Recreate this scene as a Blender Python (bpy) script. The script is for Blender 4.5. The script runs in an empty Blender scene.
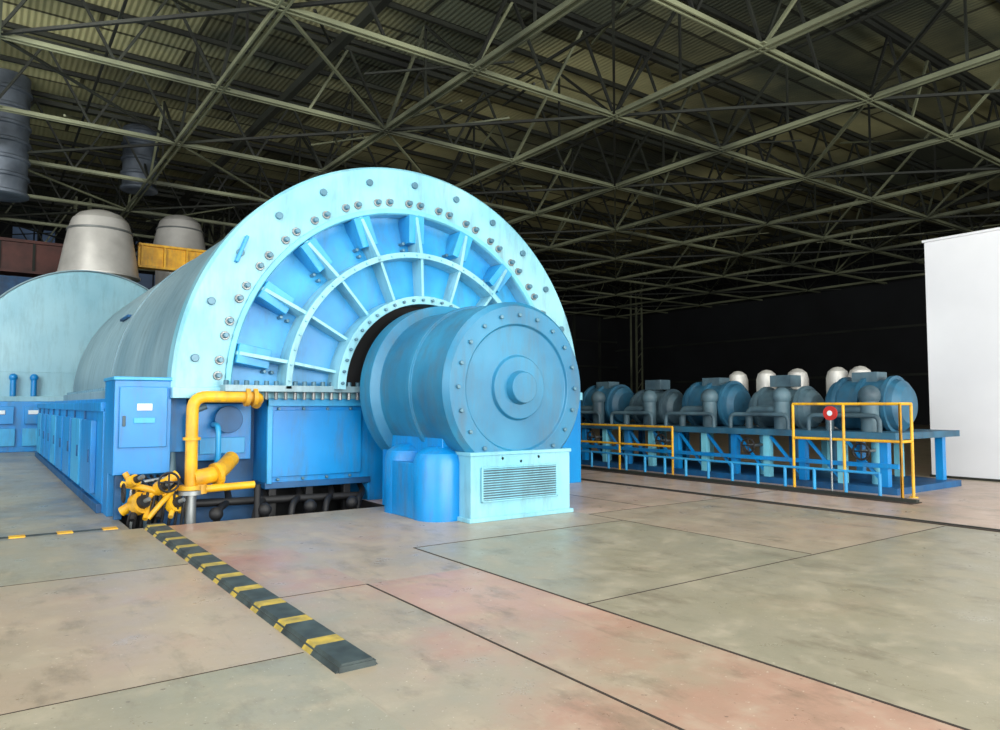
import bpy, bmesh, math, random
from mathutils import Vector, Matrix
random.seed(11)
sc = bpy.context.scene
sc.view_settings.view_transform = 'Standard'
sc.view_settings.look = 'None'

def lin(c):
    return tuple(((v/255)/12.92 if v/255 <= .04045 else ((v/255+.055)/1.055)**2.4) for v in c)+(1,)

def mat(name, c, rough=.5, metal=0, c2=None, scale=1.5, spec=.5, detail=6, lo=.35, hi=.7, dirt=0, emit=0):
    m = bpy.data.materials.new(name); m.use_nodes = True
    nt = m.node_tree; N = nt.nodes; L = nt.links
    b = N['Principled BSDF']
    b.inputs['Roughness'].default_value = rough
    b.inputs['Metallic'].default_value = metal
    b.inputs['Specular IOR Level'].default_value = spec
    tc = N.new('ShaderNodeTexCoord'); no = N.new('ShaderNodeTexNoise')
    no.inputs['Scale'].default_value = scale; no.inputs['Detail'].default_value = detail
    L.new(tc.outputs['Object'], no.inputs['Vector'])
    r = N.new('ShaderNodeValToRGB')
    r.color_ramp.elements[0].position = lo; r.color_ramp.elements[1].position = hi
    if c2 is None: c2 = tuple(v*.86 for v in c)
    r.color_ramp.elements[0].color = lin(c); r.color_ramp.elements[1].color = lin(c2)
    L.new(no.outputs['Fac'], r.inputs['Fac'])
    out=r.outputs['Color']
    if dirt:
        mp=N.new('ShaderNodeMapping'); mp.inputs['Scale'].default_value=(3.2,3.2,.55); L.new(tc.outputs['Object'],mp.inputs['Vector'])
        n3=N.new('ShaderNodeTexNoise'); n3.inputs['Scale'].default_value=1.3; n3.inputs['Detail'].default_value=9; n3.inputs['Roughness'].default_value=.72
        L.new(mp.outputs[0],n3.inputs['Vector'])
        r3=N.new('ShaderNodeValToRGB'); r3.color_ramp.elements[0].position=.48; r3.color_ramp.elements[1].position=.76
        r3.color_ramp.elements[0].color=(0,0,0,1); r3.color_ramp.elements[1].color=(dirt,dirt,dirt,1)
        L.new(n3.outputs['Fac'],r3.inputs['Fac'])
        x=N.new('ShaderNodeMix'); x.data_type='RGBA'; L.new(r3.outputs[0],x.inputs[0]); L.new(out,x.inputs[6]); x.inputs[7].default_value=lin((80,92,96))
        out=x.outputs[2]
        r4=N.new('ShaderNodeMapRange'); r4.inputs[3].default_value=rough-.1; r4.inputs[4].default_value=min(1,rough+.2); L.new(n3.outputs['Fac'],r4.inputs[0]); L.new(r4.outputs[0],b.inputs['Roughness'])
    L.new(out, b.inputs['Base Color'])
    if emit:
        L.new(out,b.inputs['Emission Color']); b.inputs['Emission Strength'].default_value=emit
    return m

M = dict(
 lt=mat('paint_light_cyan',(146,202,216),.32,c2=(114,182,202),scale=.9,dirt=.55),
 case=mat('casing_grey_cyan',(136,166,176),.34,c2=(104,138,152),scale=.5,dirt=.55),
 hood=mat('hood_pale_cyan',(152,196,208),.4,c2=(120,172,190),scale=.4,dirt=.35),
 face=mat('paint_mid_blue',(58,168,220),.36,c2=(36,140,202),scale=1.2,dirt=.45),
 rib=mat('paint_rib_blue',(120,204,226),.4,dirt=.3),
 blue=mat('paint_bright_blue',(8,142,214),.32,c2=(6,120,192),scale=1.1,dirt=.6),
 dblue=mat('paint_deep_blue',(10,90,144),.45,c2=(8,60,100),scale=2,dirt=.4),
 exc=mat('paint_exciter_blue',(44,128,166),.38,c2=(28,100,138),scale=1,dirt=.7),
 steel=mat('dull_steel',(150,155,155),.4,.6),
 silver=mat('silver_cladding',(210,208,202),.42,.25,c2=(172,170,165),scale=.8),
 yel=mat('yellow_paint',(236,182,28),.42,c2=(204,146,22),scale=4,dirt=.55),
 ystripe=mat('worn_yellow_stripe',(196,170,72),.65,c2=(140,126,70),scale=9),
 blk=mat('black_iron',(26,26,28),.6),
 dark=mat('dark_recess',(10,12,14),.8),  # near-black colour paints the shade inside the pit and shaft gap
 truss=mat('truss_steel',(140,145,116),.6,c2=(66,70,58),scale=.3),
 truss2=mat('truss_steel_dark',(48,52,44),.7,c2=(20,22,20),scale=.4),
 white=mat('white_sheet',(222,224,228),.6,c2=(208,210,215),scale=.4),
 lab=mat('label_plate',(225,238,245),.5),
 red=mat('red_paint',(190,40,32),.5),
 rust=mat('crane_red_brown',(110,66,58),.6,c2=(70,46,44),scale=1),
 wall=mat('wall_dark',(24,27,30),.85,c2=(14,15,18),scale=.3),  # darkness of the far hall is put into this near-black colour
 glass=mat('dim_window_glass',(66,84,108),.3,c2=(20,26,36),scale=.25,emit=.5),
 joint=mat('joint_dark',(54,44,38),.8),
 curb=mat('curb_dark_rubber',(66,78,78),.6,c2=(42,50,52),scale=6),
 bolt=mat('bolt_metal',(84,128,148),.35,.2),
 duct=mat('duct_galvanised',(112,122,134),.5,.2,c2=(54,62,72),scale=.9),
 dull=mat('dull_blue_grey',(84,112,124),.5,c2=(46,66,78),scale=2,dirt=.5),
 dull2=mat('dull_teal_blue',(44,104,134),.5,c2=(30,72,96),scale=2,dirt=.5),
)

class B:
    def __init__(s, name):
        s.name=name; s.bm=bmesh.new(); s.mats=[]
    def mi(s,k):
        m=M[k]
        if m not in s.mats: s.mats.append(m)
        return s.mats.index(m)
    def add(s,k,verts,faces):
        i=s.mi(k); vs=[s.bm.verts.new(v) for v in verts]
        for f in faces:
            try:
                fc=s.bm.faces.new([vs[j] for j in f]); fc.material_index=i
            except ValueError: pass
    def box(s,k,x0,x1,y0,y1,z0,z1):
        v=[(x,y,z) for z in (z0,z1) for y in (y0,y1) for x in (x0,x1)]
        s.add(k,v,[(0,2,3,1),(4,5,7,6),(0,1,5,4),(1,3,7,5),(3,2,6,7),(2,0,4,6)])
    def beam(s,k,p,q,w,h=None,up=(0,0,1)):
        h=h or w; p=Vector(p);q=Vector(q);d=(q-p).normalized()
        u=Vector(up)
        if abs(d.dot(u))>.98: u=Vector((1,0,0))
        a=d.cross(u).normalized(); b=a.cross(d).normalized()
        v=[o+a*(i*w/2)+b*(j*h/2) for o in (p,q) for j in (-1,1) for i in (-1,1)]
        s.add(k,v,[(0,2,3,1),(4,5,7,6),(0,1,5,4),(1,3,7,5),(3,2,6,7),(2,0,4,6)])
    def cyl(s,k,p,q,r,r2=None,n=20):
        r2=r if r2 is None else r2
        p=Vector(p);q=Vector(q);d=(q-p).normalized()
        u=Vector((0,0,1)) if abs(d.z)<.95 else Vector((1,0,0))
        a=d.cross(u).normalized();b=a.cross(d)
        v=[];
        for o,rr in((p,r),(q,r2)):
            for i in range(n):
                t=2*math.pi*i/n; v.append(o+a*(rr*math.cos(t))+b*(rr*math.sin(t)))
        f=[(i,(i+1)%n,n+(i+1)%n,n+i) for i in range(n)]
        f+=[tuple(range(n)),tuple(range(2*n-1,n-1,-1))]
        s.add(k,v,f)
    def lathe(s,k,prof,c,axis='y',a0=0,a1=2*math.pi,n=64):
        full=abs(a1-a0-2*math.pi)<1e-4
        m=n if full else n+1; v=[]
        for (r,h) in prof:
            for i in range(m):
                t=a0+(a1-a0)*i/n
                if axis=='y': v.append((c[0]+r*math.cos(t),h,c[1]+r*math.sin(t)))
                elif axis=='z': v.append((c[0]+r*math.cos(t),c[1]+r*math.sin(t),h))
                else: v.append((h,c[0]+r*math.cos(t),c[1]+r*math.sin(t)))
        f=[]
        for j in range(len(prof)-1):
            for i in range(n):
                i2=(i+1)%m
                f.append((j*m+i,j*m+i2,(j+1)*m+i2,(j+1)*m+i))
        s.add(k,v,f)
    def tube(s,k,pts,r,fil=.15,n=14):
        pts=[Vector(p) for p in pts]; path=[pts[0]]
        for i in range(1,len(pts)-1):
            a,b,c=pts[i-1],pts[i],pts[i+1]
            f=min(fil,(a-b).length*.49,(c-b).length*.49)
            p0=b+(a-b).normalized()*f; p1=b+(c-b).normalized()*f
            for t in [j/6 for j in range(7)]:
                path.append(p0*(1-t)**2+b*2*t*(1-t)+p1*t*t)
        path.append(pts[-1])
        v=[];ref=None
        for i,p in enumerate(path):
            d=(path[min(i+1,len(path)-1)]-path[max(i-1,0)]).normalized()
            if ref is None: ref=Vector((.3,.5,.81)).cross(d).normalized()
            a=(ref-d*ref.dot(d)).normalized(); ref=a; b=d.cross(a)
            for j in range(n):
                t=2*math.pi*j/n; v.append(p+a*(r*math.cos(t))+b*(r*math.sin(t)))
        f=[]
        for i in range(len(path)-1):
            for j in range(n):
                f.append((i*n+j,i*n+(j+1)%n,(i+1)*n+(j+1)%n,(i+1)*n+j))
        f+=[tuple(range(n)),tuple(range(len(v)-1,len(v)-n-1,-1))]
        s.add(k,v,f)
    def ball(s,k,c,r,n=16,sz=1):
        prof=[(r*math.sin(math.pi*i/8)+1e-4,c[2]-r*sz*math.cos(math.pi*i/8)) for i in range(9)]
        s.lathe(k,prof,(c[0],c[1]),'z',n=n)
    def wheel(s,k,c,r,axis='y',w=.02):
        n=20
        for i in range(n):
            t0=2*math.pi*i/n;t1=2*math.pi*(i+1)/n
            def P(t):
                if axis=='y': return Vector((c[0]+r*math.cos(t),c[1],c[2]+r*math.sin(t)))
                if axis=='x': return Vector((c[0],c[1]+r*math.cos(t),c[2]+r*math.sin(t)))
                return Vector((c[0]+r*math.cos(t),c[1]+r*math.sin(t),c[2]))
            s.cyl(k,P(t0),P(t1),w,n=8)
            if i%5==0: s.cyl(k,c,P(t0),w*.8,n=6)
    def done(s,bev=0,smooth=True,ang=32):
        bmesh.ops.recalc_face_normals(s.bm,faces=s.bm.faces)
        me=bpy.data.meshes.new(s.name); s.bm.to_mesh(me); s.bm.free()
        for m in s.mats: me.materials.append(m)
        if smooth:
            for p in me.polygons: p.use_smooth=True
            me.set_sharp_from_angle(angle=math.radians(ang))
        o=bpy.data.objects.new(s.name,me); sc.collection.objects.link(o)
        if bev:
            md=o.modifiers.new('bevel','BEVEL'); md.width=bev; md.segments=2; md.limit_method='ANGLE'; md.angle_limit=math.radians(50)
        return o

# ---------------------------------------------------------------- floor
def floor_mat(name,cols,off):
    m=bpy.data.materials.new(name); m.use_nodes=True
    nt=m.node_tree;N=nt.nodes;L=nt.links;b=N['Principled BSDF']
    tc=N.new('ShaderNodeTexCoord')
    def noise(sc_,det=6,w=(0,0,0),st=(1,1,1),ro=.62):
        mp=N.new('ShaderNodeMapping'); mp.inputs['Location'].default_value=w; mp.inputs['Scale'].default_value=st
        L.new(tc.outputs['Object'],mp.inputs['Vector'])
        n=N.new('ShaderNodeTexNoise'); n.inputs['Scale'].default_value=sc_; n.inputs['Detail'].default_value=det
        n.inputs['Roughness'].default_value=ro
        L.new(mp.outputs['Vector'],n.inputs['Vector']); return n
    def ramp(src,stops):
        r=N.new('ShaderNodeValToRGB'); cr=r.color_ramp
        while len(cr.elements)<len(stops): cr.elements.new(.5)
        for e,(p,c) in zip(cr.elements,stops): e.position=p; e.color=c
        L.new(src,r.inputs['Fac']); return r
    def mixc(f,k,a,c):
        mm=N.new('ShaderNodeMath'); mm.operation='MULTIPLY'; mm.inputs[1].default_value=k; L.new(f,mm.inputs[0])
        x=N.new('ShaderNodeMix'); x.data_type='RGBA'; L.new(mm.outputs[0],x.inputs[0])
        L.new(a,x.inputs[6]); x.inputs[7].default_value=lin(c); return x.outputs[2]
    n1=noise(.55,7,(3.1+off,1.7,0))
    base=ramp(n1.outputs['Fac'],[(.32,lin(cols[0])),(.46,lin(cols[1])),(.58,lin(cols[2])),(.72,lin(cols[3]))])
    n2=noise(2.2,12,(9,2+off,0),ro=.75); w=ramp(n2.outputs['Fac'],[(.50,(0,0,0,1)),(.70,(1,1,1,1))])
    c=mixc(w.outputs[0],.6,base.outputs[0],(188,176,156))
    n3=noise(2.6,10,(1,7+off,0),(1,.5,1),.72); st=ramp(n3.outputs['Fac'],[(.30,(1,1,1,1)),(.48,(0,0,0,1))])
    c=mixc(st.outputs[0],.65,c,(112,102,86))
    # scuffs: long thin streaks along the hall
    n6=noise(1.2,8,(4,off,0),(7,.5,1),.7); sf=ramp(n6.outputs['Fac'],[(.60,(0,0,0,1)),(.70,(1,1,1,1))])
    c=mixc(sf.outputs[0],.35,c,(120,112,98))
    n4=noise(30,3,(2,2,0)); sp=ramp(n4.outputs['Fac'],[(.67,(0,0,0,1)),(.72,(1,1,1,1))])
    c=mixc(sp.outputs[0],.7,c,(225,218,200))
    n5=noise(14,4,(5,2,0)); sp=ramp(n5.outputs['Fac'],[(.28,(1,1,1,1)),(.33,(0,0,0,1))])
    c=mixc(sp.outputs[0],.65,c,(84,72,62))
    L.new(c,b.inputs['Base Color'])
    rr=ramp(n2.outputs['Fac'],[(.3,(.22,.22,.22,1)),(.7,(.52,.52,.52,1))]); L.new(rr.outputs[0],b.inputs['Roughness'])
    bp=N.new('ShaderNodeBump'); bp.inputs['Strength'].default_value=.15; bp.inputs['Distance'].default_value=.02
    L.new(n3.outputs['Fac'],bp.inputs['Height']); L.new(bp.outputs['Normal'],b.inputs['Normal'])
    return m
OL=(144,140,121); OG=(156,149,130); TN=(166,151,131); PK=(174,142,124); RD=(168,122,107); LP=(190,163,145)
M['f_olive']=floor_mat('floor_paint_olive',[OL,OG,(154,147,126),TN],0)
M['f_mixed']=floor_mat('floor_paint_worn_pink',[OG,TN,PK,RD],5)
M['f_tan']=floor_mat('floor_paint_tan',[OG,TN,(172,154,134),PK],31)
M['f_pink']=floor_mat('floor_paint_pink',[TN,PK,(184,148,130),LP],11)
M['f_pale']=floor_mat('floor_paint_pale_pink',[TN,LP,(200,175,158),LP],17)
M['f_grey']=floor_mat('floor_paint_grey',[(116,117,112),(130,128,119),OG,OL],23)
X0,X1,Y0,Y1=-22,62,-18,62
f=B('floor')
hx0,hx1,hy0,hy1=1.62,5.3,10.4,12.2
zones=[('f_olive',X0,1.76,Y0,4.6),('f_tan',X0,1.76,4.6,7.8),('f_olive',X0,1.76,7.8,hy0),('f_grey',X0,hx0,hy0,Y1),
 ('f_mixed',1.76,2.86,Y0,hy0),('f_pink',2.86,4.0,Y0,6.0),('f_tan',2.86,4.0,6.0,hy0),
 ('f_mixed',4.0,7.3,Y0,1.2),('f_olive',4.0,10.5,1.2,4.37),('f_tan',7.3,10.5,Y0,1.2),
 ('f_olive',4.0,7.3,4.37,7.2),('f_tan',7.3,10.5,4.37,7.9),('f_tan',4.0,7.3,7.2,hy0),('f_pale',7.3,10.5,7.9,hy0),
 ('f_olive',hx0,hx1,hy1,Y1),('f_pale',hx1,10.5,hy0,Y1),('f_pale',10.5,17,Y0,Y1),('f_tan',17,X1,Y0,Y1)]
for z in zones:
    a=z[1:]
    f.add(z[0],[(a[0],a[2],0),(a[1],a[2],0),(a[1],a[3],0),(a[0],a[3],0)],[(0,1,2,3)])
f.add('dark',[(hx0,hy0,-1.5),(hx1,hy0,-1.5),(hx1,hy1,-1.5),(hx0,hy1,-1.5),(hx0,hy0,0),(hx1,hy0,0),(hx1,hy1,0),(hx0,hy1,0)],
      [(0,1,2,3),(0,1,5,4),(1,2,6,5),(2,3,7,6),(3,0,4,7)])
f.done(smooth=False)
j=B('floor_joint_strips')
def jl(x0,y0,x1,y1,w=.022): j.beam('joint',(x0,y0,.001),(x1,y1,.001),w,.004)
jl(2.86,-8,2.86,6.0,.018); jl(2.86,6.0,2.0,6.0,.006)
jl(4.0,-8,4.0,7.2,.022); jl(4.0,4.37,10.4,4.37,.012)
jl(4.0,7.2,7.3,7.2,.01); jl(-8,4.6,1.75,4.6,.006); jl(-8,7.8,1.75,7.8,.006)
jl(7.3,4.4,7.3,7.9,.01); jl(4,1.2,10.4,1.2,.01)
jl(8.6,7.9,8.6,20,.01); jl(7.3,7.9,10.4,7.9,.01)
for y in (-2,3.5,8,12.5,17): jl(10.6,y,17,y,.012)
j.beam('joint',(10.5,-10,.004),(10.5,26,.004),.08,.012)
j.box('truss2',10.55,10.59,-10,26,0,.02)
j.done(smooth=False)

# ---------------------------------------------------------------- hazard curb
h=B('hazard_striped_floor_curb')
h.box('curb',1.79,2.03,4.12,10.38,0,.035)
def seg(k,y,d):
    h.add(k,[(1.77,y,0),(2.05,y,0),(2.05,y+d,0),(1.77,y+d,0),(1.81,y,.05),(2.01,y,.05),(2.01,y+d,.05),(1.81,y+d,.05)],
       [(0,1,5,4),(1,2,6,5),(2,3,7,6),(3,0,4,7),(4,5,6,7)])
y=4.13
while y<10.35:
    d=min(.41,10.38-y); seg('curb',y,d)
    y2=y+d; e=min(.15,10.38-y2)
    if e>.02: seg('ystripe',y2,e)
    y+=.56
h.done(smooth=False)
h=B('hazard_marking_line')
x=-5.0
while x<1.4:
    h.box('curb',x,x+.33,10.54,10.66,0,.006); h.box('yel',x+.33,x+.5,10.52,10.68,0,.012); x+=.5
h.done(smooth=False)

# ---------------------------------------------------------------- generator
CX,CZ,YF=6.2,1.85,11.23
PI=math.pi
g=B('turbine_generator')
YB=26.4
g.lathe('case',[(3.86,YF+.35),(3.86,16),(3.86,21),(3.86,YB-.3),(3.7,YB),(0.01,YB)],(CX,CZ),'y',0,PI,96)
g.lathe('case',[(3.84,17.94),(3.885,17.94),(3.885,18.0),(3.84,18.0)],(CX,CZ),'y',0,PI,96)
g.lathe('lt',[(3.86,YF+.42),(3.9,YF+.42),(3.96,YF+.36),(3.96,YF+.06),(3.91,YF),(3.12,YF),(3.12,YF+.3)],(CX,CZ),'y',0,PI,96)
g.lathe('face',[(3.12,YF+.3),(3.0,YF+.32),(2.38,YF+.1)],(CX,CZ),'y',0,PI,96)
g.lathe('lt',[(2.40,YF+.12),(2.40,YF-.34),(2.30,YF-.34),(2.30,YF+.05)],(CX,CZ),'y',0,PI,96)
g.lathe('face',[(2.30,YF+.02),(1.62,YF-.06)],(CX,CZ),'y',0,PI,80)
g.lathe('lt',[(1.62,YF-.04),(1.62,YF-.5),(1.48,YF-.5),(1.48,YF-.1)],(CX,CZ),'y',0,PI,80)
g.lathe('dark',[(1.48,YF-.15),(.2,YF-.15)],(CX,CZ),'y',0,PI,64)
g.lathe('rib',[(3.22,YF),(3.22,YF-.04),(3.14,YF-.04),(3.12,YF)],(CX,CZ),'y',0,PI,96)
def rib(k,a,r0,r1,yb,p0,p1,th=.055):
    ca,sa=math.cos(a),math.sin(a); n=Vector((-sa,0,ca))*th/2
    A=Vector((CX+r0*ca,0,CZ+r0*sa)); Bv=Vector((CX+r1*ca,0,CZ+r1*sa))
    v=[]
    for sgn in(-1,1):
        for P,yy in((A,yb),(A,yb-p0),(Bv,yb-p1),(Bv,yb)):
            q=P+n*sgn; v.append((q.x,yy,q.z))
    g.add(k,v,[(0,1,2,3),(7,6,5,4),(0,4,5,1),(1,5,6,2),(2,6,7,3),(3,7,4,0)])
for i in range(9):
    a=PI*(i+.5)/9
    rib('lt',a,2.38,3.12,YF+.32,.62,.42,.06)
    rib('lt',a,1.6,2.32,YF+.05,.4,.36,.05)
    ca,sa=math.cos(a),math.sin(a)
    c=Vector((CX+2.86*ca,YF+.1,CZ+2.86*sa))
    g.beam('face',c-Vector((ca,0,sa))*.25,c+Vector((ca,0,sa))*.25,.3,.42,up=(0,1,0))
    for dr in (2.5,2.62):
        q=Vector((CX+dr*math.cos(a+.07),YF+.2,CZ+dr*math.sin(a+.07))); g.cyl('bolt',q,q-Vector((0,.16,0)),.03,n=8)
def ringbolts(k,r,n,y0,ln,br,ph=.0):
    for i in range(n):
        a=PI*(i+.5+ph)/n
        p=Vector((CX+r*math.cos(a),y0,CZ+r*math.sin(a)))
        g.cyl(k,p,p-Vector((0,ln,0)),br,br*.9,n=8)
for i in range(17):
    for dd in (-.035,.035):
        a=PI*(i+.5)/17+dd
        p=Vector((CX+3.33*math.cos(a),YF,CZ+3.33*math.sin(a)))
        g.cyl('steel',p,p-Vector((0,.03,0)),.07,n=12)
        g.cyl('bolt',p,p-Vector((0,.11,0)),.045,.04,n=8)
for i in range(13):
    a=PI*(i+.5)/13; p=Vector((CX+3.68*math.cos(a),YF,CZ+3.68*math.sin(a)))
    g.cyl('bolt',p,p-Vector((0,.05,0)),.06,n=10)
ringbolts('lt',2.35,30,YF-.34,.03,.02)
ringbolts('bolt',1.55,26,YF-.5,.05,.028)
g.beam('face',(3.26,YF-.05,4.2),(3.1,YF-.05,3.78),.05,.1,up=(0,1,0))
g.beam('dblue',(2.78,18.6,3.68),(2.76,19.6,3.66),.12,.06)
g.box('case',2.12,2.42,YF+.5,YB,1.72,1.9)
g.box('case',9.98,10.28,YF+.5,YB,1.72,1.9)
g.box('lt',2.24,10.16,YF-.08,YF+.5,1.70,1.86)
g.box('case',2.9,5.2,YF-.34,YF-.05,1.80,1.90)
for i in range(15):
    x=2.95+i*.15
    g.cyl('bolt',(x,YF-.2,1.88),(x,YF-.2,1.97),.04,n=8)
    g.cyl('steel',(x,YF-.2,1.68),(x,YF-.2,1.82),.03,n=8)
yy=12.2
while yy<26: 
    g.cyl('bolt',(2.2,yy,1.88),(2.2,yy,1.98),.04,n=8); yy+=.4
g.box('blue',1.9,10.4,12.2,YB,0,1.72)
g.box('blue',1.5,1.92,12.2,26.9,0,1.55)
g.box('blue',1.46,2.1,12.2,26.9,1.5,1.64)
yy=12.9
k=0
while yy<26:
    g.box('face' if k%3==1 else 'blue',1.42,1.5,yy,yy+1.3,.22,1.36)
    g.box('dblue',1.40,1.43,yy+.12,yy+.2,.7,.9)
    g.box('dblue',1.47,1.5,yy+1.42,yy+1.48,0,1.5)
    yy+=1.65; k+=1
g.box('dblue',1.44,1.52,12.2,26.9,0,.14)
g.box('blue',1.52,2.26,11.3,12.25,.62,1.95)
g.box('face',1.50,2.29,11.27,12.3,1.95,2.0)
g.box('blue',1.58,2.2,11.26,11.31,1.0,1.86)
g.box('lab',1.80,2.0,11.245,11.262,1.52,1.62)
g.box('face',1.76,2.04,11.245,11.262,1.34,1.42)
g.box('dull',1.62,1.66,11.24,11.262,1.3,1.45)
g.box('blue',1.52,2.26,11.75,12.25,0.0,.64)
g.box('dblue',1.56,1.66,11.35,11.45,0,.62)
g.box('dblue',2.26,3.66,11.85,12.25,-.8,1.72)
g.box('blue',2.3,2.52,11.55,11.86,.9,1.7)
g.box('blue',2.62,3.5,11.6,11.86,.75,1.62)
g.box('face',2.72,3.4,11.57,11.61,.85,1.1)
g.cyl('blue',(3.1,11.6,1.38),(3.1,11.42,1.38),.17,n=24)
g.cyl('dblue',(3.1,11.42,1.38),(3.1,11.38,1.38),.21,n=24)
g.box('blue',3.62,5.36,YF-.02,12.25,.38,1.70)
g.box('blue',3.70,5.2,YF-.05,YF,.48,1.52)
g.box('dblue',3.60,5.38,YF-.04,12.2,.30,.40)
g.box('face',3.62,3.70,YF-.07,YF,.38,1.7)
g.box('face',3.62,5.3,YF-.09,YF,1.58,1.70)
for x in (3.8,4.2,4.6,5.0):
    for z in (.44,1.54): g.cyl('bolt',(x,YF-.02,z),(x,YF-.07,z),.025,n=8)
g.box('blue',5.34,10.16,YF-.02,12.25,0,1.70)
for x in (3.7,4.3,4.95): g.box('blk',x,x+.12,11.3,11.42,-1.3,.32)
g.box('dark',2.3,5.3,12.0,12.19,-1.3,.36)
g.done(bev=.012)

# pipework in front
p=B('yellow_pipework')
py=10.95
p.tube('yel',[(3.42,11.13,1.62),(3.42,py,1.72),(2.47,py,1.72),(2.47,py,.42)],.085,.2)
for xx in (3.2,3.31):
    p.cyl('yel',(xx,py,1.72),(xx+.06,py,1.72),.14,n=20)
p.cyl('yel',(2.47,py,.40),(2.47,py,.46),.17,n=20); p.cyl('steel',(2.47,py,.33),(2.47,py,.39),.17,n=20)
p.cyl('yel',(2.47,py,1.1),(2.47,py,1.14),.12,n=20)
p.tube('steel',[(2.47,py,.36),(2.47,py,-.9)],.08)
p.tube('yel',[(2.5,py,.55),(2.85,py+.05,.60),(3.15,11.4,.78)],.12,.25)
p.cyl('yel',(2.80,py+.03,.585),(2.86,py+.05,.60),.17,n=20)
p.tube('yel',[(2.62,py-.05,.4),(3.35,py-.05,.42)],.055)
p.cyl('yel',(2.6,py-.05,.34),(2.6,py-.05,.47),.08)
p.tube('blk',[(3.4,py-.05,.42),(3.4,py-.05,-.8)],.05)
# valve cluster
p.tube('yel',[(1.62,11.1,.14),(1.9,10.95,.34),(2.30,11.0,.62)],.07)
p.tube('yel',[(1.60,11.05,.52),(1.9,10.9,.46),(2.3,10.95,.28)],.045)
p.tube('yel',[(2.36,10.98,.1),(1.85,11.1,.3),(1.66,11.2,.66)],.04)
p.tube('yel',[(1.9,10.8,.06),(2.1,10.82,.3),(2.3,11.0,.44)],.035)
for (cx_,cz_,rr) in ((1.78,.24,.15),(2.05,.44,.10),(2.22,.2,.12),(1.7,.55,.08)):
    d=Vector((.5,-.75,.35)).normalized(); c0=Vector((cx_,10.95,cz_))
    p.cyl('yel',c0,c0+d*.1,rr,n=24); p.cyl('blk',c0+d*.1,c0+d*.16,rr*.6,n=20); p.cyl('steel',c0+d*.16,c0+d*.24,.03,n=10)
p.wheel('blk',(2.14,10.74,.54),.13,'y',.016)
p.cyl('blk',(2.14,10.74,.54),(2.14,11.1,.50),.022)
p.wheel('blk',(1.60,10.85,.42),.12,'x',.014)
p.tube('dull',[(1.95,11.15,-.3),(1.95,11.15,.3),(2.3,11.2,.3),(2.3,11.4,.9)],.05)
p.tube('steel',[(1.75,11.2,-.3),(1.75,11.2,.5),(2.2,11.25,.55)],.03)
for i in range(9):
    x=1.64+i*.085
    p.tube('blk',[(x,11.1-.02*i,-.4),(x+.04,10.84,.12+.06*(i%3)),(x+.12,10.92,.44-.05*(i%2)),(x+.05,11.4,.58)],.02,.2)
for i in range(4): p.cyl('yel' if i%2 else 'blk',(1.70+i*.16,10.78,.06),(1.76+i*.16,10.92,.2),.035,n=10)
for i in range(5):
    x=2.75+i*.55
    p.tube('blk',[(x,10.9,-.9),(x+.1,10.95,.08),(x+.35,11.3,.15),(x+.4,11.6,.3)],.05)
p.tube('blk',[(2.6,11.25,.16),(5.2,11.2,.1)],.06)
p.tube('dull',[(2.6,10.7,-.12),(5.2,10.7,-.12)],.05)
for x in (2.8,3.5,4.2,4.9): p.ball('blk',(x,10.85,.04),.1)
p.tube('dull',[(2.55,11.5,.5),(2.55,11.35,1.5),(2.75,11.35,1.58)],.045)
p.tube('face',[(2.9,11.5,1.3),(2.9,11.2,1.3),(2.9,11.2,.75),(2.9,11.5,.6)],.04)
p.done()

# exciter
e=B('exciter_housing')
ex=6.3
e.lathe('exc',[(.01,8.24),(.45,8.24),(.47,8.30),(.9,8.30),(.92,8.26),(1.18,8.26),(1.25,8.34),(1.25,9.2),(1.29,9.2),(1.29,9.3),(1.25,9.3),(1.25,10.2),(1.4,10.25),(1.4,10.62),(1.1,10.66),(.95,11.0)],(ex,CZ),'y',n=80)
for i in range(20):
    a=2*PI*i/20; q=Vector((ex+1.05*math.cos(a),8.26,CZ+1.05*math.sin(a)))
    e.cyl('bolt',q,q-Vector((0,.04,0)),.03,n=8)
e.cyl('exc',(ex,8.25,CZ),(ex,8.12,CZ),.25,.22,n=32)
e.box('blue',5.28,7.26,8.7,10.55,.0,1.2)
for (cx_,cy_) in ((5.33,8.86),(5.33,9.75)):
    e.lathe('blue',[(.37,.0),(.37,.8),(.33,.92),(.2,1.0),(.01,1.03)],(cx_,cy_),'z',n=40)
e.box('blue',4.98,5.5,8.9,9.75,.0,.78)
e.box('lt',5.44,7.22,8.22,8.75,.05,.92)
e.box('lt',5.40,7.26,8.18,8.8,0,.06)
e.box('lt',5.42,7.24,8.20,8.8,.9,.95)
e.box('dull',5.62,6.95,8.205,8.23,.28,.72)
for i in range(13):
    z=.30+i*.034
    e.beam('lt',(5.62,8.195,z),(6.95,8.195,z),.02,.016)
for x in (5.6,6.93): e.box('lt',x,x+.03,8.185,8.21,.26,.74)
for z in (.26,.72): e.box('lt',5.6,6.96,8.185,8.215,z,z+.025)
e.done(bev=.012)

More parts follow.
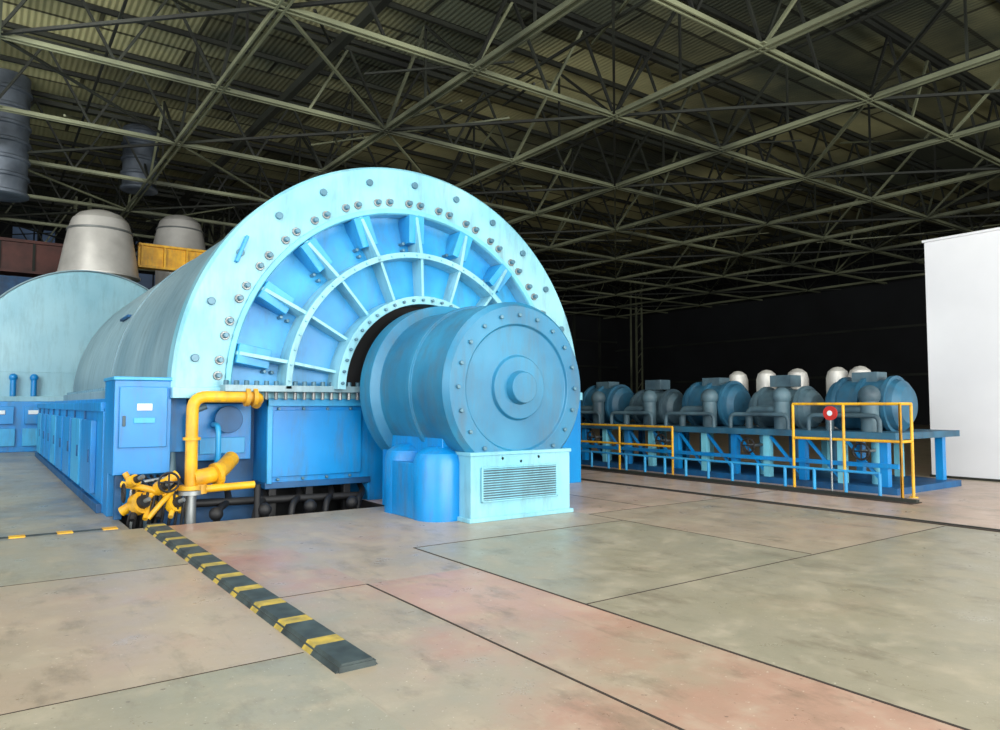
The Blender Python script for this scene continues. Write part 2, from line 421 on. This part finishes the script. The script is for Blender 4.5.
# ---------------------------------------------------------------- second machine behind
t=B('low_pressure_turbine')
tx,tz=3.2,2.75
t.lathe('hood',[(3.74,30.2),(3.74,43)],(tx,tz),'y',0,PI,72)
t.lathe('hood',[(.01,30.0),(3.55,30.0),(3.72,30.06),(3.74,30.2)],(tx,tz),'y',0,PI,72)
t.lathe('case',[(3.76,30.12),(3.80,30.12),(3.80,30.3),(3.74,30.3)],(tx,tz),'y',0,PI,72)
t.box('hood',tx-3.74,tx+3.74,30.0,43,1.85,tz)
t.box('hood',-1.0,6.95,29.7,43,1.72,1.9)
t.box('blue',-1.2,6.95,29.6,43,0,1.72)
for x in (-1.0,.1,1.2,2.3): 
    t.box('face',x,x+.9,29.52,29.6,.2,.8); t.box('blue',x+.05,x+.85,29.50,29.6,.95,1.55)
    t.box('lab',x+.15,x+.6,29.47,29.5,1.28,1.42)
for x in (-.6,.2,.9,1.5):
    t.cyl('blue',(x,29.8,1.9),(x,29.8,2.5),.09,n=12); t.ball('blue',(x,29.8,2.55),.13)
t.done(bev=.015)
def dome(cx,cy,zb,r,hh,base=None):
    d=B('silver_steam_dome')
    pr=[(r*1.03,zb),(r*1.03,zb+.08),(r,zb+.1),(r*.88,zb+hh*.42),(r*.78,zb+hh*.7),(r*.70,zb+hh*.84),(r*.54,zb+hh*.93),(r*.28,zb+hh*.985),(.01,zb+hh)]
    if base is not None: pr=[(r*.8,base),(r*.8,zb)]+pr
    d.lathe('silver',pr,(cx,cy),'z',n=48)
    d.lathe('steel',[(r*.80,zb+hh*.66),(r*.83,zb+hh*.66),(r*.82,zb+hh*.69),(r*.78,zb+hh*.69)],(cx,cy),'z',n=48)
    return d.done(ang=25)
dome(3.75,33,6.75,1.46,2.75,6.3)
dome(8.2,40,8.9,1.40,2.6,0)
yb=B('yellow_lifting_beam')
yb.box('yel',5.3,8.6,33.9,34.1,7.55,8.5)
yb.box('yel',5.3,8.6,33.75,34.25,8.45,8.55); yb.box('yel',5.3,8.6,33.75,34.25,7.5,7.6)
for x in (5.4,6.3,7.2,8.2): yb.box('yel',x,x+.08,33.76,34.24,7.6,8.45)
yb.box('yel',8.0,8.3,33.85,34.15,0,7.5)
yb.done()
cg=B('crane_girder')
cg.box('rust',-20,5.6,45,46,8.6,10.1); cg.box('rust',-20,5.6,44.8,46.2,10.1,10.25); cg.box('rust',-20,5.6,44.8,46.2,8.5,8.62)
x=-19
while x<5: cg.box('truss2',x,x+.12,44.9,45,8.6,10.1); x+=1.5
for x in (-18,-8,5): cg.box('truss2',x,x+.6,45.2,45.8,0,8.6)
cg.box('dblue',-6,3.2,44.95,45.5,6.4,8.3)
cg.done(smooth=False)

for (dx,dy,r,z0,z1) in ((.45,35,.85,10.0,14.95),(5.9,38,.75,11.9,14.95)):
    d=B('ventilation_duct')
    pr=[];z=z0
    while z<z1-.2: pr+=[(r,z),(r+.08,z+.04),(r+.08,z+.14),(r,z+.2)]; z+=.7
    pr.append((r,z1)); pr=[(.02,z0),(r*.6,z0)]+pr
    d.lathe('duct',pr,(dx,dy),'z',n=32)
    d.done()

# ---------------------------------------------------------------- roof
def roof_mat():
    m=bpy.data.materials.new('roof_sheet_olive'); m.use_nodes=True
    nt=m.node_tree;N=nt.nodes;L=nt.links;b=N['Principled BSDF']; b.inputs['Roughness'].default_value=.75
    tc=N.new('ShaderNodeTexCoord')
    n=N.new('ShaderNodeTexNoise'); n.inputs['Scale'].default_value=.1; n.inputs['Detail'].default_value=7
    L.new(tc.outputs['Object'],n.inputs['Vector'])
    r=N.new('ShaderNodeValToRGB'); r.color_ramp.elements[0].position=.40; r.color_ramp.elements[1].position=.60
    r.color_ramp.elements[0].color=lin((104,112,94)); r.color_ramp.elements[1].color=lin((226,222,166))
    L.new(n.outputs['Fac'],r.inputs['Fac'])
    br=N.new('ShaderNodeTexBrick'); br.inputs['Scale'].default_value=1; br.inputs['Brick Width'].default_value=6; br.inputs['Row Height'].default_value=1.5
    br.inputs['Color1'].default_value=(1,1,1,1); br.inputs['Color2'].default_value=(.28,.28,.28,1); br.inputs['Mortar'].default_value=(.06,.06,.06,1); br.inputs['Mortar Size'].default_value=.08
    L.new(tc.outputs['Object'],br.inputs['Vector'])
    x=N.new('ShaderNodeMix'); x.data_type='RGBA'; x.blend_type='MULTIPLY'; x.inputs[0].default_value=.92
    L.new(r.outputs[0],x.inputs[6]); L.new(br.outputs[0],x.inputs[7]); L.new(x.outputs[2],b.inputs['Base Color'])
    w=N.new('ShaderNodeTexWave'); w.inputs['Scale'].default_value=1.6; L.new(tc.outputs['Object'],w.inputs['Vector'])
    bp=N.new('ShaderNodeBump'); bp.inputs['Strength'].default_value=.3; bp.inputs['Distance'].default_value=.1
    L.new(w.outputs['Fac'],bp.inputs['Height']); L.new(bp.outputs['Normal'],b.inputs['Normal'])
    return m
M['roof']=roof_mat()
c=B('ceiling'); c.box('roof',X0,X1,Y0,Y1,15.0,15.2); c.done(smooth=False)
r=B('roof_truss_framework')
ZL,ZU=11.9,14.6
xs=list(range(-18,61,6)); ys=list(range(-12,61,6))
R=random.random
for yv in ys:
    # double-angle lower chord
    for o in (-.09,.09): r.beam('truss',(X0,yv+o,ZL),(X1,yv+o,ZL),.05,.13)
    r.beam('truss2',(X0,yv,ZU),(X1,yv,ZU),.16,.18)
    x=-21
    while x<60:
        if R()<.85:
            r.beam('truss' if R()<.3 else 'truss2',(x,yv,ZL),(x+1.5,yv,ZU),.08); r.beam('truss2',(x+1.5,yv,ZU),(x+3,yv,ZL),.08)
        x+=3
for xv in xs:
    for o in (-.11,.11): r.beam('truss',(xv+o,Y0,ZL),(xv+o,Y1,ZL),.06,.15)
    r.beam('truss2',(xv+3,Y0,ZL+1.2),(xv+3,Y1,ZL+1.2),.08)
    for a in ys[:-1]:
        r.box('truss',xv-.3,xv+.3,a-.25,a+.25,ZL-.02,ZL+.02)
        r.beam('truss2',(xv,a,ZL),(xv,a+3,ZU),.09); r.beam('truss' if R()<.35 else 'truss2',(xv,a+3,ZU),(xv,a+6,ZL),.09)
        r.beam('truss2',(xv,a+3,ZL),(xv,a+3,ZU),.07)
        if (a//6+xv//6)%2==0:
            r.beam('truss' if R()<.6 else 'truss2',(xv,a,ZL),(xv+6,a+6,ZL),.08)
        else:
            r.beam('truss2',(xv+6,a,ZL),(xv,a+6,ZL),.09)
        if R()<.6:
            r.beam('truss' if R()<.5 else 'truss2',(xv+random.uniform(0,3),a,ZL+.2),(xv+random.uniform(3,6),a+6,ZU-.4),.07)
for k in range(0,80,3):
    yv=Y0+k
    r.beam('truss2',(X0,yv,14.9),(X1,yv,14.9),.12,.16)
for xv in (-9,9,27,45):
    r.beam('truss2',(xv,Y0,13.2),(xv,Y1,13.2),.24,.3)
for i in range(34):
    xx=random.uniform(-5,50);yy=random.uniform(10,50)
    r.beam('truss' if i%2 else 'truss2',(xx,yy,ZL+random.uniform(0,.3)),(xx+random.uniform(-5,8),yy+random.uniform(3,9),ZL+random.uniform(0,2)),.06)
r.done(smooth=False)

col=B('steel_columns')
for xv in (-18,-9,4.6,13,24,40,56):
    yv=53
    for dx in (0,.8):
        for dy in (0,.8): col.beam('truss',(xv+dx,yv+dy,0),(xv+dx,yv+dy,15),.14)
    z=0
    while z<14.5:
        col.beam('truss',(xv,yv,z),(xv+.8,yv,z+.8),.06); col.beam('truss2',(xv+.8,yv,z+.8),(xv,yv,z+1.6),.06); z+=1.6
col.done(smooth=False)

# ---------------------------------------------------------------- walls
w=B('wall_far'); w.box('wall',X0,X1,Y1,Y1+.3,0,15)
x=X0+1
while x<X1: w.box('truss2',x,x+.3,Y1-.2,Y1,0,15); x+=4
for z in (6,9,12): w.box('truss2',X0,X1,Y1-.15,Y1,z,z+.2)
w.done(smooth=False)
for i,x in enumerate((-3,1,5,9,13)):
    w=B('window_%d'%(i+1)); w.box('glass',x+.5,x+3.1,Y1-.08,Y1-.02,9.4,14.4)
    for q in range(1,4): w.box('wall',x+.5,x+3.1,Y1-.12,Y1-.08,9.4+q*1.25,9.5+q*1.25)
    w.box('wall',x+1.75,x+1.85,Y1-.12,Y1-.08,9.4,14.4)
    w.done(smooth=False)
w=B('wall_right'); w.box('wall',X1,X1+.3,Y0,Y1,0,15)
for z in (4,8,12): w.box('truss2',X1-.15,X1,Y0,Y1,z,z+.2)
w.done(smooth=False)
w=B('wall_left'); w.box('wall',X0-.3,X0,14,Y1,0,15); w.box('wall',X0-.3,X0,Y0,14,0,1.2); w.box('wall',X0-.3,X0,Y0,14,13,15)
for yv in range(-18,14,4): w.box('wall',X0-.3,X0,yv,yv+.4,1.2,13)
w.done(smooth=False)
w=B('wall_back'); w.box('wall',X0,X1,Y0-.3,Y0,0,1.2); w.box('wall',X0,X1,Y0-.3,Y0,13,15); w.box('wall',26,X1,Y0-.3,Y0,1.2,13)
for xv in range(-22,27,4): w.box('wall',xv,xv+.4,Y0-.3,Y0,1.2,13)
w.done(smooth=False)

w=B('white_enclosure')
w.box('white',17.3,24,-6,7.5,0,5.3)
w.box('truss2',17.27,24.05,-6.03,7.53,0,.05); w.box('white',17.27,24.05,-6.05,7.54,5.28,5.34)
w.done(bev=.01)

# ---------------------------------------------------------------- auxiliary machinery row
a=B('auxiliary_pump_skid')
a.box('dblue',13.2,15.8,6.3,17,0,.12)
y=6.5;i=0
while y<17:
    for x in (13.3,15.5):
        a.box('rib' if i%2 else 'blue',x,x+.14,y,y+.14,.1,1.0)
    a.beam('blue',(13.36,y+.07,.15),(13.36,y+.8,.95),.05)
    a.cyl('rib' if i%3==0 else 'dull2',(13.75,y+.4,.12),(13.75,y+.4,1.0),.11,n=16)
    if i%3==0: a.wheel('blk',(13.15,y+.4,.75),.15,'x',.02); a.cyl('steel',(13.15,y+.4,.75),(13.75,y+.4,.75),.03)
    y+=.8;i+=1
a.box('dull2',13.2,15.8,6.3,17,.98,1.1)
a.beam('blue',(13.3,6.3,.5),(13.3,17,.5),.08)
y=6.6;i=0
while y<16.4:
    L=1.5; r0=.42 if i%2 else .5
    kk='dull' if i%2 else 'dull2'
    a.lathe(kk,[(.01,y),(r0*.7,y),(r0*.95,y+.1),(r0,y+.2),(r0,y+L-.2),(r0*.95,y+L-.1),(r0*.7,y+L),(.01,y+L)],(14.4,1.1+r0),'y',n=32)
    for q in (.25,.75,1.2): a.lathe(kk,[(r0,y+q-.04),(r0+.07,y+q-.04),(r0+.07,y+q+.04),(r0,y+q+.04)],(14.4,1.1+r0),'y',n=32)
    a.cyl('dull',(13.7,y+.4,1.1),(13.7,y+.4,1.75),.16); a.ball('dull',(13.7,y+.4,1.78),.2)
    a.tube('dull',[(13.7,y+.4,1.5),(13.7,y+1.2,1.5),(13.7,y+1.2,1.1)],.08)
    a.tube('dull',[(13.45,y+.1,1.1),(13.45,y+.1,1.4),(13.45,y+1.5,1.4),(13.45,y+1.5,1.1)],.045)
    a.box('dull',14.2,14.6,y+.5,y+1.0,2.0,2.25)
    y+=1.85;i+=1
for (x,y) in ((15.2,9.4),(15.2,10.2),(15.2,11.0),(15.3,8.0),(15.3,8.5)):
    a.lathe('silver',[(.24,1.1),(.24,2.2),(.2,2.34),(.1,2.42),(.01,2.44)],(x,y),'z',n=24)
a.done()

hr=B('yellow_handrail')
def rail(pts,zt,posts=1.2,k='yel'):
    pts=[Vector(p) for p in pts]
    for A,Bq in zip(pts,pts[1:]):
        for z in (zt,zt*.6): hr.cyl(k,(A.x,A.y,z),(Bq.x,Bq.y,z),.026,n=10)
        n=max(1,round((Bq-A).length/posts))
        for i in range(n+1):
            q=A.lerp(Bq,i/n); hr.cyl(k,(q.x,q.y,0),(q.x,q.y,zt),.026,n=10); hr.cyl(k,(q.x,q.y,0),(q.x,q.y,.02),.07,n=12)
rail([(13.15,6.0,0),(12.75,6.0,0),(12.75,8.0,0)],1.62,1.0)
rail([(12.75,11,0),(12.75,16,0)],1.1,1.6)
hr.done()
s=B('round_warning_sign')
s.cyl('red',(12.69,7.2,1.45),(12.65,7.2,1.45),.13,n=28); s.cyl('lab',(12.65,7.2,1.45),(12.645,7.2,1.45),.05,n=20)
s.cyl('steel',(12.67,7.2,0),(12.67,7.2,1.4),.018)
s.done()
k=B('blue_guard_fence')
y=6.3
while y<15: k.cyl('face',(12.6,y,0),(12.6,y,.42),.03,n=10); y+=.6
k.cyl('face',(12.6,6.3,.42),(12.6,15,.42),.025,n=10)
k.done()
rt=B('floor_rail_track')
rt.box('truss2',12.36,12.46,5.6,24,0,.06); rt.box('joint',12.2,12.55,5.6,24,0,.012)
rt.done(smooth=False)

# ---------------------------------------------------------------- lights
def area(name,loc,tgt,sx,sy,p,colr=(1,1,1)):
    l=bpy.data.lights.new(name,'AREA'); l.shape='RECTANGLE'; l.size=sx; l.size_y=sy; l.energy=p; l.color=colr
    o=bpy.data.objects.new(name,l); sc.collection.objects.link(o); o.location=loc
    o.rotation_euler=(Vector(tgt)-Vector(loc)).to_track_quat('-Z','Y').to_euler()
area('window_daylight_back',(2,-17,7),(6,12,2.5),34,11,3100,(.98,.99,1))
area('window_daylight_left',(-21,3,7),(4,24,4),28,11,5600,(.95,.98,1))
area('hall_fill_light',(3,3,11.5),(4,6,0),10,10,1250,(1,.99,.96))  # unseen overhead panel added to strengthen light on floor and generator
area('hall_fill_light.001',(-7,19,11),(3,31,4),8,8,1600,(1,.99,.96))  # added out of view to brighten the end face of the rear turbine
area('roof_fill_light',(12,-13,4),(18,8,15),30,5,6500,(1,1,.94))  # fill added behind the camera to brighten the roof, no real fixture
wd=bpy.data.worlds.new('world'); sc.world=wd; wd.use_nodes=True
bg=wd.node_tree.nodes['Background']; bg.inputs[0].default_value=(.88,.94,1,1); bg.inputs[1].default_value=.7

cam=bpy.data.cameras.new('camera'); co=bpy.data.objects.new('camera',cam); sc.collection.objects.link(co)
co.location=(0,0,1.6); co.rotation_euler=(math.radians(93.18),0,math.radians(-35.8))
cam.lens=25.92; cam.sensor_width=36; cam.clip_end=300
sc.camera=co
